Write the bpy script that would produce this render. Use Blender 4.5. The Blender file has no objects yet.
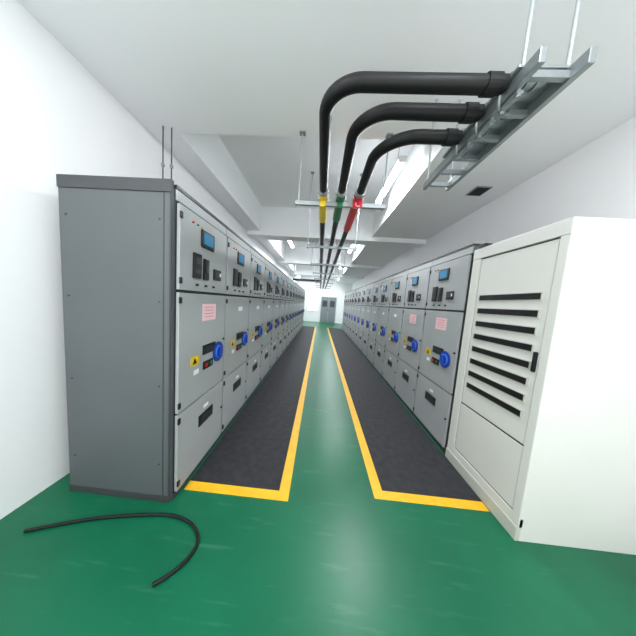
import bpy, bmesh, math, random
from mathutils import Vector, Matrix
random.seed(4)
S = bpy.context.scene
S.view_settings.view_transform = 'Standard'
S.view_settings.look = 'None'
S.view_settings.exposure = 0.03

def lin(c):
    return tuple(((x/255)/12.92 if x/255 <= .04045 else ((x/255+.055)/1.055)**2.4) for x in c)+(1,)

def mat(name, rgb, rough=.5, metal=0, noise=0, nscale=8, bump=0, bscale=200, emit=None, estr=0, coat=0, rvar=0, scuff=0, spec=.5):
    m = bpy.data.materials.new(name); m.use_nodes = True
    nt = m.node_tree; b = nt.nodes['Principled BSDF']
    c = lin(rgb)
    b.inputs['Base Color'].default_value = c
    b.inputs['Roughness'].default_value = rough
    b.inputs['Metallic'].default_value = metal
    b.inputs['Coat Weight'].default_value = coat
    b.inputs['Specular IOR Level'].default_value = spec
    tc = nt.nodes.new('ShaderNodeTexCoord')
    if noise or rvar:
        n = nt.nodes.new('ShaderNodeTexNoise'); n.inputs['Scale'].default_value = nscale
        n.inputs['Detail'].default_value = 6
        nt.links.new(tc.outputs['Object'], n.inputs['Vector'])
        if noise:
            r = nt.nodes.new('ShaderNodeValToRGB')
            r.color_ramp.elements[0].position = .3; r.color_ramp.elements[1].position = .7
            r.color_ramp.elements[0].color = tuple(max(0, x*(1-noise)) for x in c[:3])+(1,)
            r.color_ramp.elements[1].color = tuple(min(1, x*(1+noise)) for x in c[:3])+(1,)
            nt.links.new(n.outputs['Fac'], r.inputs['Fac'])
            out = r.outputs['Color']
            if scuff:
                mp = nt.nodes.new('ShaderNodeMapping'); mp.inputs['Rotation'].default_value = (0,0,.5)
                mp.inputs['Scale'].default_value = (1.2,9,1)
                nt.links.new(tc.outputs['Object'], mp.inputs['Vector'])
                n3 = nt.nodes.new('ShaderNodeTexNoise'); n3.inputs['Scale'].default_value = 2.2; n3.inputs['Detail'].default_value = 8
                nt.links.new(mp.outputs['Vector'], n3.inputs['Vector'])
                r3 = nt.nodes.new('ShaderNodeValToRGB'); r3.color_ramp.elements[0].position = .60; r3.color_ramp.elements[1].position = .74
                r3.color_ramp.elements[1].color = (scuff,scuff,scuff,1)
                nt.links.new(n3.outputs['Fac'], r3.inputs['Fac'])
                mx = nt.nodes.new('ShaderNodeMixRGB'); mx.inputs['Color2'].default_value = (.30,.50,.42,1)
                nt.links.new(r3.outputs['Color'], mx.inputs['Fac']); nt.links.new(out, mx.inputs['Color1'])
                out = mx.outputs['Color']
            nt.links.new(out, b.inputs['Base Color'])
        if rvar:
            mr = nt.nodes.new('ShaderNodeMapRange')
            mr.inputs['To Min'].default_value = max(0, rough-rvar); mr.inputs['To Max'].default_value = rough+rvar
            nt.links.new(n.outputs['Fac'], mr.inputs['Value'])
            nt.links.new(mr.outputs['Result'], b.inputs['Roughness'])
    if bump:
        n2 = nt.nodes.new('ShaderNodeTexNoise'); n2.inputs['Scale'].default_value = bscale
        nt.links.new(tc.outputs['Object'], n2.inputs['Vector'])
        bp = nt.nodes.new('ShaderNodeBump'); bp.inputs['Strength'].default_value = bump
        bp.inputs['Distance'].default_value = .01
        nt.links.new(n2.outputs['Fac'], bp.inputs['Height'])
        nt.links.new(bp.outputs['Normal'], b.inputs['Normal'])
    if emit:
        b.inputs['Emission Color'].default_value = lin(emit)
        b.inputs['Emission Strength'].default_value = estr
    return m

M = {}
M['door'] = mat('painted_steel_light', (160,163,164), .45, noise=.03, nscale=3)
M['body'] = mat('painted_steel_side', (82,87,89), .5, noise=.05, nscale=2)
M['bodydk'] = mat('painted_steel_dark', (56,59,61), .5)
M['black'] = mat('black_plastic', (16,16,18), .4)
M['gap'] = mat('dark_gap', (34,36,38), .8)  # even dark grey for door gaps, panel insets and the vent
M['screen'] = mat('lcd_screen', (40,110,150), .2, emit=(60,150,190), estr=.2)
M['pink'] = mat('paper_label_pink', (232,194,200), .7)
M['red'] = mat('red_plastic', (200,30,40), .4)
M['white'] = mat('white_plastic', (235,235,235), .5)
M['blue'] = mat('blue_disc', (20,62,165), .35)
M['bluelt'] = mat('blue_disc_light', (90,150,230), .4)
M['yellowlab'] = mat('yellow_label', (220,185,35), .5)
M['green'] = mat('green_plastic', (30,130,80), .4)
M['yellow'] = mat('yellow_floor_paint', (230,174,22), .45, noise=.08, nscale=12)
M['floor'] = mat('green_epoxy', (8,94,64), .34, noise=.16, nscale=1.3, rvar=.06, bump=.03, bscale=6, scuff=.09, spec=.36)
M['mat'] = mat('rubber_mat', (38,38,42), .65, noise=.4, nscale=14, bump=.3, bscale=300, spec=.35)
M['wall'] = mat('white_wall_paint', (250,250,251), .8, noise=.01, nscale=2)
M['ceil'] = mat('white_ceiling_paint', (250,251,252), .85, noise=.01, nscale=1.5)
M['cable'] = mat('cable_sheath', (9,9,11), .5, bump=.05, bscale=40, spec=.35)
M['cyel'] = mat('phase_yellow', (240,200,30), .4)
M['cgrn'] = mat('phase_green', (30,110,75), .4)
M['cred'] = mat('phase_red', (215,30,45), .4)
M['steel'] = mat('galvanised_steel', (160,166,168), .38, metal=.75, noise=.08, nscale=20)
M['rod'] = mat('zinc_rod', (180,185,188), .4, metal=.5)
M['cabw'] = mat('cream_cabinet_paint', (214,214,208), .4, noise=.015, nscale=3)
M['cabw2'] = mat('cream_cabinet_edge', (190,190,180), .45)
M['doorg'] = mat('grey_door_paint', (128,136,140), .5)
M['glow'] = mat('daylit_glass', (255,255,255), .2, emit=(240,248,255), estr=2.2)
M['tube'] = mat('lamp_tube', (255,255,255), .3, emit=(242,250,255), estr=48)

class MB:
    def __init__(s): s.bm = bmesh.new(); s.mats = []
    def mi(s, k):
        if k not in s.mats: s.mats.append(k)
        return s.mats.index(k)
    def box(s, x0,x1,y0,y1,z0,z1, k, bev=0):
        t = bmesh.new()
        bmesh.ops.create_cube(t, size=1)
        for v in t.verts:
            v.co = Vector(((x0+x1)/2+v.co.x*(x1-x0), (y0+y1)/2+v.co.y*(y1-y0), (z0+z1)/2+v.co.z*(z1-z0)))
        if bev:
            bmesh.ops.bevel(t, geom=list(t.edges), offset=bev, segments=2, affect='EDGES', profile=.6)
        s.add(t, k)
    def cyl(s, c, r, L, axis, k, seg=20, r2=None, bev=0):
        t = bmesh.new()
        bmesh.ops.create_cone(t, cap_ends=True, segments=seg, radius1=r, radius2=r if r2 is None else r2, depth=L)
        R = {'z': Matrix.Identity(3), 'x': Matrix.Rotation(math.pi/2,3,'Y'), 'y': Matrix.Rotation(math.pi/2,3,'X')}[axis]
        for v in t.verts: v.co = R @ v.co + Vector(c)
        s.add(t, k)
    def poly(s, pts, k):
        t = bmesh.new(); t.faces.new([t.verts.new(p) for p in pts]); s.add(t, k)
    def add(s, t, k):
        i = s.mi(k)
        bmesh.ops.recalc_face_normals(t, faces=list(t.faces))
        for f in t.faces: f.material_index = i
        me = bpy.data.meshes.new('tmp'); t.to_mesh(me); t.free()
        s.bm.from_mesh(me); bpy.data.meshes.remove(me)
    def mesh(s, name):
        me = bpy.data.meshes.new(name); s.bm.to_mesh(me); s.bm.free()
        for k in s.mats: me.materials.append(M[k])
        return me
    def obj(s, name, parent=None):
        return place(s.mesh(name), name, parent)
def place(me, name, parent=None, loc=(0,0,0), rz=0):
    o = bpy.data.objects.new(name, me); S.collection.objects.link(o)
    o.location = loc; o.rotation_euler = (0,0,rz)
    if parent: o.parent = parent
    return o
def tube(name, pts, r, k, parent=None, cyc=False, smooth=False):
    cu = bpy.data.curves.new(name, 'CURVE'); cu.dimensions = '3D'
    cu.bevel_depth = r; cu.bevel_resolution = 4; cu.use_fill_caps = True
    if smooth:
        sp = cu.splines.new('NURBS'); sp.points.add(len(pts)-1); sp.order_u = 4; sp.use_endpoint_u = True; sp.resolution_u = 8
    else:
        sp = cu.splines.new('POLY'); sp.points.add(len(pts)-1)
    for p, q in zip(sp.points, pts): p.co = (*q, 1)
    cu.materials.append(M[k])
    o = bpy.data.objects.new(name, cu); S.collection.objects.link(o)
    if parent: o.parent = parent
    return o

XL, XR = -1.011, 1.522      # cabinet fronts
YE = 17.7                   # end wall
WXL, WXR = -2.0, 2.5
Y0 = -1.0                   # near end of the modelled hall

# ---------- room ----------
b = MB(); b.box(WXL,WXR,Y0,YE,-.12,0,'floor'); b.obj('floor')
b = MB(); b.box(WXL-.2,WXL,Y0,YE+.2,-.12,4.1,'wall'); b.obj('wall_left')
b = MB(); b.box(WXR,WXR+.2,Y0,YE+.2,-.12,4.1,'wall'); b.obj('wall_right')
b = MB(); b.box(WXL,WXR,YE,YE+.2,-.12,4.1,'wall'); b.obj('wall_back')
b = MB()
b.box(WXL,WXR,Y0,YE,3.9,4.1,'ceil')
b.box(WXL,-1.66,Y0,YE,3.3,3.9,'ceil')
b.box(1.17,WXR,Y0,YE,3.3,3.9,'ceil')
b.box(-1.66,1.17,1.0,2.43,3.3,3.9,'ceil')
for y in (5.6,9.4,13.2): b.box(WXL,WXR,y,y+.4,3.2,3.9,'ceil')
b.obj('ceiling')

# end wall door and window
YD = YE-.004
b = MB()
b.box(.02,.08,YD-.06,YD,0,2.15,'white'); b.box(1.32,1.38,YD-.06,YD,0,2.15,'white'); b.box(.02,1.38,YD-.06,YD,2.1,2.16,'white')
b.box(.09,.695,YD-.04,YD,.01,2.09,'doorg',.006); b.box(.705,1.31,YD-.04,YD,.01,2.09,'doorg',.006)
b.box(.2,.58,YD-.05,YD-.035,1.3,1.8,'bodydk'); b.box(.82,1.2,YD-.05,YD-.035,1.3,1.8,'bodydk')
b.box(.64,.67,YD-.09,YD-.04,.95,1.1,'black'); b.box(.73,.76,YD-.09,YD-.04,.95,1.1,'black')
b.obj('door_1')
b = MB()
b.box(-1.0,-.2,YD-.03,YD-.01,.9,2.3,'glow')
for x in (-1.04,-.62,-.2): b.box(x,x+.04,YD-.05,YD,.86,2.34,'white')
for z in (.86,1.7,2.3): b.box(-1.04,-.16,YD-.05,YD,z,z+.04,'white')
b.obj('window_1')

# ---------- mats and yellow lines ----------
def zone(xi, xo, yn, yf, sgn):
    w = .085
    m = MB(); m.box(min(xi+sgn*w,xo),max(xi+sgn*w,xo),yn+w,yf,0,.006,'mat',.001); m.obj('rubber_mat')
    t = MB()
    t.box(min(xi,xo),max(xi,xo),yn,yn+w,0,.003,'yellow')
    t.box(min(xi,xi+sgn*w),max(xi,xi+sgn*w),yn+w,yf,0,.003,'yellow')
    t.obj('floor_marking_line')
zone(-.136, XL+.03, 1.535, 13.9, -1)
zone(.568, XR-.04, 1.65, 13.9, 1)

# ---------- switchgear cabinet ----------
def cabinet_mesh(w, D, label):
    b = MB(); H = 2.28
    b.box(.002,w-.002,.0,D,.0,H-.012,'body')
    b.box(0,w,-.014,D,H-.022,H,'black')                 # dark top trim
    b.box(.004,w-.004,-.012,0,2.185,2.254,'door',.004)  # top fascia
    b.box(.004,w-.004,-.010,0,.0,.045,'bodydk')          # plinth
    for z0,z1 in ((.055,.665),(.68,1.575),(1.595,2.172)):
        b.box(.002,w-.002,-.002,0,z0-.008,z1+.008,'gap')
        b.box(.015,w-.015,-.026,-.002,z0,z1,'door',.005)
    f = -.026
    # hinges / locks along viewer-left edge
    for z in (.62,.12,1.52,.74,1.66,2.1):
        b.box(.008,.034,f-.012,f,z-.022,z+.022,'black',.004)
    for z in (.38,1.13):
        b.cyl((w-.035,f-.006,z),.011,.014,'y','black',12)
    # --- instrument door ---
    def pan(cx,cz,sx,sz,k,d=.010,bev=.003): b.box(cx-sx/2,cx+sx/2,f-d,f,cz-sz/2,cz+sz/2,k,bev)
    pan(.37,2.02,.20,.135,'black',.014); pan(.37,2.025,.15,.09,'screen',.0155,0)
    for i in range(4): pan(.31+i*.04,1.965,.02,.008,'bodydk',.017,0)
    pan(.215,1.79,.10,.19,'black',.018); pan(.215,1.83,.06,.05,'bodydk',.022,0); pan(.215,1.75,.07,.03,'bodydk',.021,0)
    pan(.345,1.78,.075,.17,'black',.018); pan(.345,1.80,.03,.09,'bodydk',.03)
    pan(.545,1.76,.13,.095,'black',.014); pan(.53,1.765,.07,.05,'bodydk',.016,0); pan(.59,1.765,.022,.03,'white',.016,0)
    for i,k in enumerate(('red','green','yellowlab')):
        b.cyl((.16+i*.06,f-.006,2.10),.007,.014,'y',k,12)
    for i in range(3): b.cyl((.22+i*.13,f-.008,1.645),.009,.018,'y','black',12)
    # --- breaker door ---
    if label:
        pan(.43,1.42,.23,.145,'pink',.002,0)
        for i in range(4): pan(.43,1.465-i*.028,.17-.02*(i%2),.004,'red',.003,0)
    else:
        pan(.43,1.43,.13,.05,'white',.002,0)
    pan(.44,1.09,.22,.085,'black',.008); pan(.44,1.09,.17,.045,'gap',.010,0)
    b.cyl((.61,f-.006,1.02),.098,.012,'y','blue',32)
    b.cyl((.61,f-.014,1.02),.062,.006,'y','bluelt',28)
    b.cyl((.61,f-.02,1.02),.054,.010,'y','blue',24)
    b.box(.597,.623,f-.045,f-.012,.965,1.075,'blue',.005)
    pan(.22,1.03,.12,.08,'yellowlab',.002,0)
    b.poly([(.185,f-.003,1.005),(.245,f-.003,1.005),(.215,f-.003,1.055)],'black')
    pan(.42,.95,.16,.07,'black',.012); pan(.38,.95,.03,.03,'red',.016,0); pan(.46,.95,.03,.03,'green',.016,0)
    pan(.24,.93,.07,.04,'white',.003,0)
    # --- cable compartment door ---
    pan(.41,.46,.24,.10,'black',.008); pan(.41,.46,.19,.06,'gap',.010,0)
    pan(.41,.56,.08,.03,'white',.002,0)
    return b.mesh('switchgear_cabinet')
WL, WR, D = .757, .80, .8
ml = [cabinet_mesh(WL,D,True), cabinet_mesh(WL,D,False)]
mr = [cabinet_mesh(WR,D,True), cabinet_mesh(WR,D,False)]
NL = 16; YL0 = 1.44
for i in range(NL):
    place(ml[0 if i in (0,) else 1], 'switchgear_cabinet', None, (XL, YL0+i*WL, 0), math.pi/2)
NR = 14; YR0 = 2.33
for i in range(NR):
    place(mr[0 if i in (0,1) else 1], 'switchgear_cabinet', None, (XR, YR0+(i+1)*WR, 0), -math.pi/2)
# end cover panel of left row
b = MB()
x1 = XL-.004; x0 = XL-D
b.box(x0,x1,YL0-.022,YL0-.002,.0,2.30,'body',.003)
b.box(x0,x1,YL0-.030,YL0-.022,2.22,2.30,'bodydk',.003)
b.box(x0,x1,YL0-.028,YL0-.022,0,.05,'bodydk',.002)
b.box(x1-.012,x1,YL0-.030,YL0-.022,.05,2.22,'bodydk',.002)
b.box(x1-.060,x1-.052,YL0-.024,YL0-.0215,.05,2.22,'bodydk')
for z in (.3,.9,1.5,2.05):
    b.cyl((x1-.085,YL0-.024,z),.006,.008,'y','bodydk',10)
    b.cyl((x0+.05,YL0-.024,z),.006,.008,'y','bodydk',10)
b.obj('cabinet_end_panel')

# ---------- cream slotted cabinet, right foreground ----------
b = MB(); xf = 1.5; dd, h = .8, 2.2; yb = 2.285; ya0 = 1.44
b.box(xf+.02,xf+dd,ya0,yb,.0,h,'cabw',.004)
b.box(xf-.01,xf+.02,ya0,yb,.0,.10,'cabw2',.004)
b.box(xf-.004,xf+.03,ya0,yb,h-.10,h,'cabw',.005); b.box(xf,xf+.03,ya0,yb,.10,.17,'cabw',.005)
for s0,s1 in ((yb-.10,yb),(ya0,ya0+.06)):
    b.box(xf-.002,xf+.03,s0,s1,.10,h-.10,'cabw',.006)
b.box(xf+.012,xf+.021,ya0+.06,yb-.10,.17,h-.10,'gap')
for a,c in ((ya0+.06,yb-.10),):
    b.box(xf+.006,xf+.02,a+.008,c-.008,.18,.66,'cabw',.004)
    b.box(xf+.006,xf+.02,a+.008,c-.008,.675,h-.11,'cabw',.004)
    b.box(xf-.012,xf+.006,a+.015,a+.035,1.2,1.34,'black',.004)
    for i in range(8):
        z = .875+i*.121
        b.box(xf-.002,xf+.006,a+.05,c-.05,z-.03,z+.03,'cabw2',.002)
        b.box(xf-.004,xf+.002,a+.06,c-.06,z-.023,z+.023,'black',.002)
b.box(xf-.01,xf+.06,yb-.14,yb-.06,h,h+.035,'black',.004)
b.obj('control_cabinet')

# ---------- overhead cables ----------
ZC = 2.67; R = .038
def arc(cx, yc, r, n=14):
    return [(cx+r-r*math.cos(a), yc+r-r*math.sin(a), ZC) for a in [math.pi/2*i/n for i in range(n+1)]]
specs = [(-.05,1.18,.18,'cyel'),(.13,1.335,.21,'cgrn'),(.31,1.51,.26,'cred')]
hy = [2.37,4.1,5.9,7.7,9.5,11.3,13.1,14.9]
for cx,yc,r,k in specs:
    pts = [(cx,16.4,ZC),(cx,8,ZC),(cx,3,ZC)]+arc(cx,yc,r)+[(.80,yc,ZC)]
    c = tube('power_cable', pts, R, 'cable')
    L = {'cyel':.55,'cgrn':.5,'cred':.85}[k]
    bt = MB(); bt.cyl((cx,2.40+L/2,ZC),R+.012,L,'y',k,24,r2=R+.006); bt.cyl((cx,2.30,ZC),R+.010,.06,'y',k,20); bt.cyl((cx,2.22,ZC),R+.012,.05,'y','steel',20)
    bt.obj('phase_boot', c)
    bt = MB(); bt.cyl((.74,yc,ZC),R+.006,.06,'x','cable',20); bt.obj('cable_gland', c)
zb = ZC-R
for j,y in enumerate(hy):
    t = MB()
    t.box(-.34,.60,y-.02,y+.02,zb-.045,zb-.004,'steel',.003)
    t.box(-.34,.60,y-.024,y-.02,zb-.045,zb-.035,'rod')
    top = 3.3 if y < 2.43 else (3.2 if any(a<=y<=a+.4 for a in (5.6,9.4,13.2)) else 3.9)
    for x in (-.31,.57):
        t.cyl((x,y,(zb-.07+top)/2),.007,top-zb+.07,'z','rod',10)
        t.cyl((x,y,zb-.055),.014,.015,'z','steel',6)
        t.box(x-.03,x+.03,y-.03,y+.03,top-.012,top,'steel')
    for cx,yc,r,k in specs:
        t.box(cx-.06,cx+.06,y-.015,y+.015,ZC+R+.002,ZC+R+.014,'steel',.002)
        for s in (-1,1): t.cyl((cx+s*.052,y,ZC-.01),.006,2*R+.06,'z','rod',8)
        if j==0:
            q = .05 if k=='cred' else .028
            t.box(cx-q,cx+q,y-.032,y-.024,zb-.06,zb+.012,k,.002)
    o = t.obj('cable_hanger')
    if j==0:
        tx = bpy.data.curves.new('phase_letter','FONT'); tx.body='C'; tx.size=.075; tx.align_x='CENTER'; tx.align_y='CENTER'; tx.extrude=.0005
        tx.materials.append(M['white'])
        to = bpy.data.objects.new('phase_letter',tx); S.collection.objects.link(to)
        to.location=(.31,y-.034,zb-.024); to.rotation_euler=(math.pi/2,0,0); to.parent=o

# termination frame at upper right
t = MB()
for x in (.83,1.02):
    t.box(x-.014,x+.014,1.02,2.02,ZC-.06,ZC-.0,'steel',.003)
for y in (1.10,1.29,1.46,1.64,1.80,1.97):
    t.box(.83,1.02,y-.012,y+.012,ZC-.05,ZC-.02,'steel',.002)
t.box(.80,1.05,1.10,1.70,ZC-.0,ZC+.012,'steel',.002)
for cx_,y,r_,k_ in specs:
    t.cyl((.90,y,ZC+.02),.03,.16,'x','steel',18)
    for i in range(3): t.cyl((.85+i*.045,y,ZC+.02),.038,.012,'x','steel',18)
    for s in (-1,1):
        t.cyl((.84,y+s*.045,ZC-.0),.008,.17,'z','rod',10); t.cyl((.84,y+s*.045,ZC-.09),.014,.014,'z','steel',6)
    t.box(.825,.855,y-.055,y+.055,ZC-.082,ZC-.07,'steel',.002)
for y in (1.12,1.98):
    for x in (.83,1.02): t.cyl((x,y,(ZC+3.3)/2),.008,3.3-ZC,'z','rod',10)
t.obj('cable_support_frame')
for cx_,y,r_,k_ in specs:
    tube('earthing_wire',[(.80,y,ZC+.03),(.79,y+.01,ZC-.05),(.83,y+.06,ZC-.10),(.90,y+.09,ZC-.06),(.92,y+.10,ZC-.0)],.007,'steel',smooth=True)

# far cross tray
t = MB()
t.box(-1.6,.0,11.9,12.2,2.72,2.74,'black'); t.box(-1.6,.0,11.88,11.9,2.72,2.82,'black'); t.box(-1.6,.0,12.2,12.22,2.72,2.82,'black')
for x in (-1.5,-.2): t.cyl((x,12.05,3.32),.008,1.16,'z','rod',8)
t.obj('cable_tray')

# rods above left row
t = MB()
for y,x in ((2.34,-1.78),(2.36,-1.70)):
    t.cyl((x,y,2.79),.006,1.02,'z','bodydk',8)
    t.box(x-.012,x+.012,y-.012,y+.012,2.9,2.93,'steel')
t.obj('threaded_rod_hanger')

# vent on right soffit
t = MB(); t.box(2.03,2.2,3.22,3.42,3.285,3.3,'gap',.003); t.box(2.01,2.22,3.20,3.44,3.292,3.3,'steel'); t.obj('ceiling_vent')

# cable lying on floor
tube('floor_cable',[(-1.75,1.12,.012),(-1.5,1.22,.012),(-1.3,1.27,.012),(-1.12,1.30,.012),(-.98,1.325,.012),(-.80,1.31,.012),(-.66,1.22,.012),(-.645,1.12,.012),(-.70,1.02,.012),(-.78,.96,.012)],.010,'cable',smooth=True)

# ---------- lamps ----------
def lamp(x,y,e,z=3.9,drop=.25):
    t = MB(); zz = z-drop
    t.box(x-.05,x+.05,y-.62,y+.62,zz-.03,zz,'white',.004)
    for s in (-1,1): t.cyl((x+s*.03,y,zz-.05),.014,1.18,'y','tube',14)
    for s in (-1,1):
        t.box(x-.05,x+.05,y+s*.6-.01,y+s*.6+.01,zz-.075,zz-.02,'white')
        t.cyl((x,y+s*.4,z-drop/2),.005,drop,'z','rod',8)
    o = t.obj('ceiling_lamp')
    l = bpy.data.lights.new('lamp_light','AREA'); l.shape='RECTANGLE'; l.size=.2; l.size_y=1.2; l.energy=e; l.color=(.93,.97,1)
    lo = bpy.data.objects.new('lamp_light',l); S.collection.objects.link(lo); lo.location=(x,y,zz-.1); lo.parent=o
for y in (3.7,7.7,11.5,15.6):
    lamp(.95,y,50,3.9,.32)
lamp(.85,-.3,25,3.9,.5); lamp(-1.2,-.3,25,3.9,.5)  # unseen lamps behind the camera, added to brighten the near ceiling
lamp(-1.2,15.6,40); lamp(-1.2,11.5,40); lamp(-1.2,7.7,30)  # left-side lamps are added fill for the mid ceiling and far end

w = bpy.data.worlds.new('world'); S.world = w; w.use_nodes = True
w.node_tree.nodes['Background'].inputs[0].default_value = (.97,.99,1,1)
w.node_tree.nodes['Background'].inputs[1].default_value = 2.1

# ---------- camera ----------
cam = bpy.data.cameras.new('camera'); co = bpy.data.objects.new('camera', cam); S.collection.objects.link(co)
cam.sensor_width = 36; cam.lens = 36*214/636; cam.clip_start = .05
cam.shift_x = 10/636; cam.shift_y = 5/636
yaw, pitch, roll = .0495, .0968, .07
co.matrix_world = Matrix.Translation((0,0,1.57)) @ (Matrix.Rotation(yaw,4,'Z') @ Matrix.Rotation(math.pi/2-pitch,4,'X') @ Matrix.Rotation(roll,4,'Z'))
S.camera = co
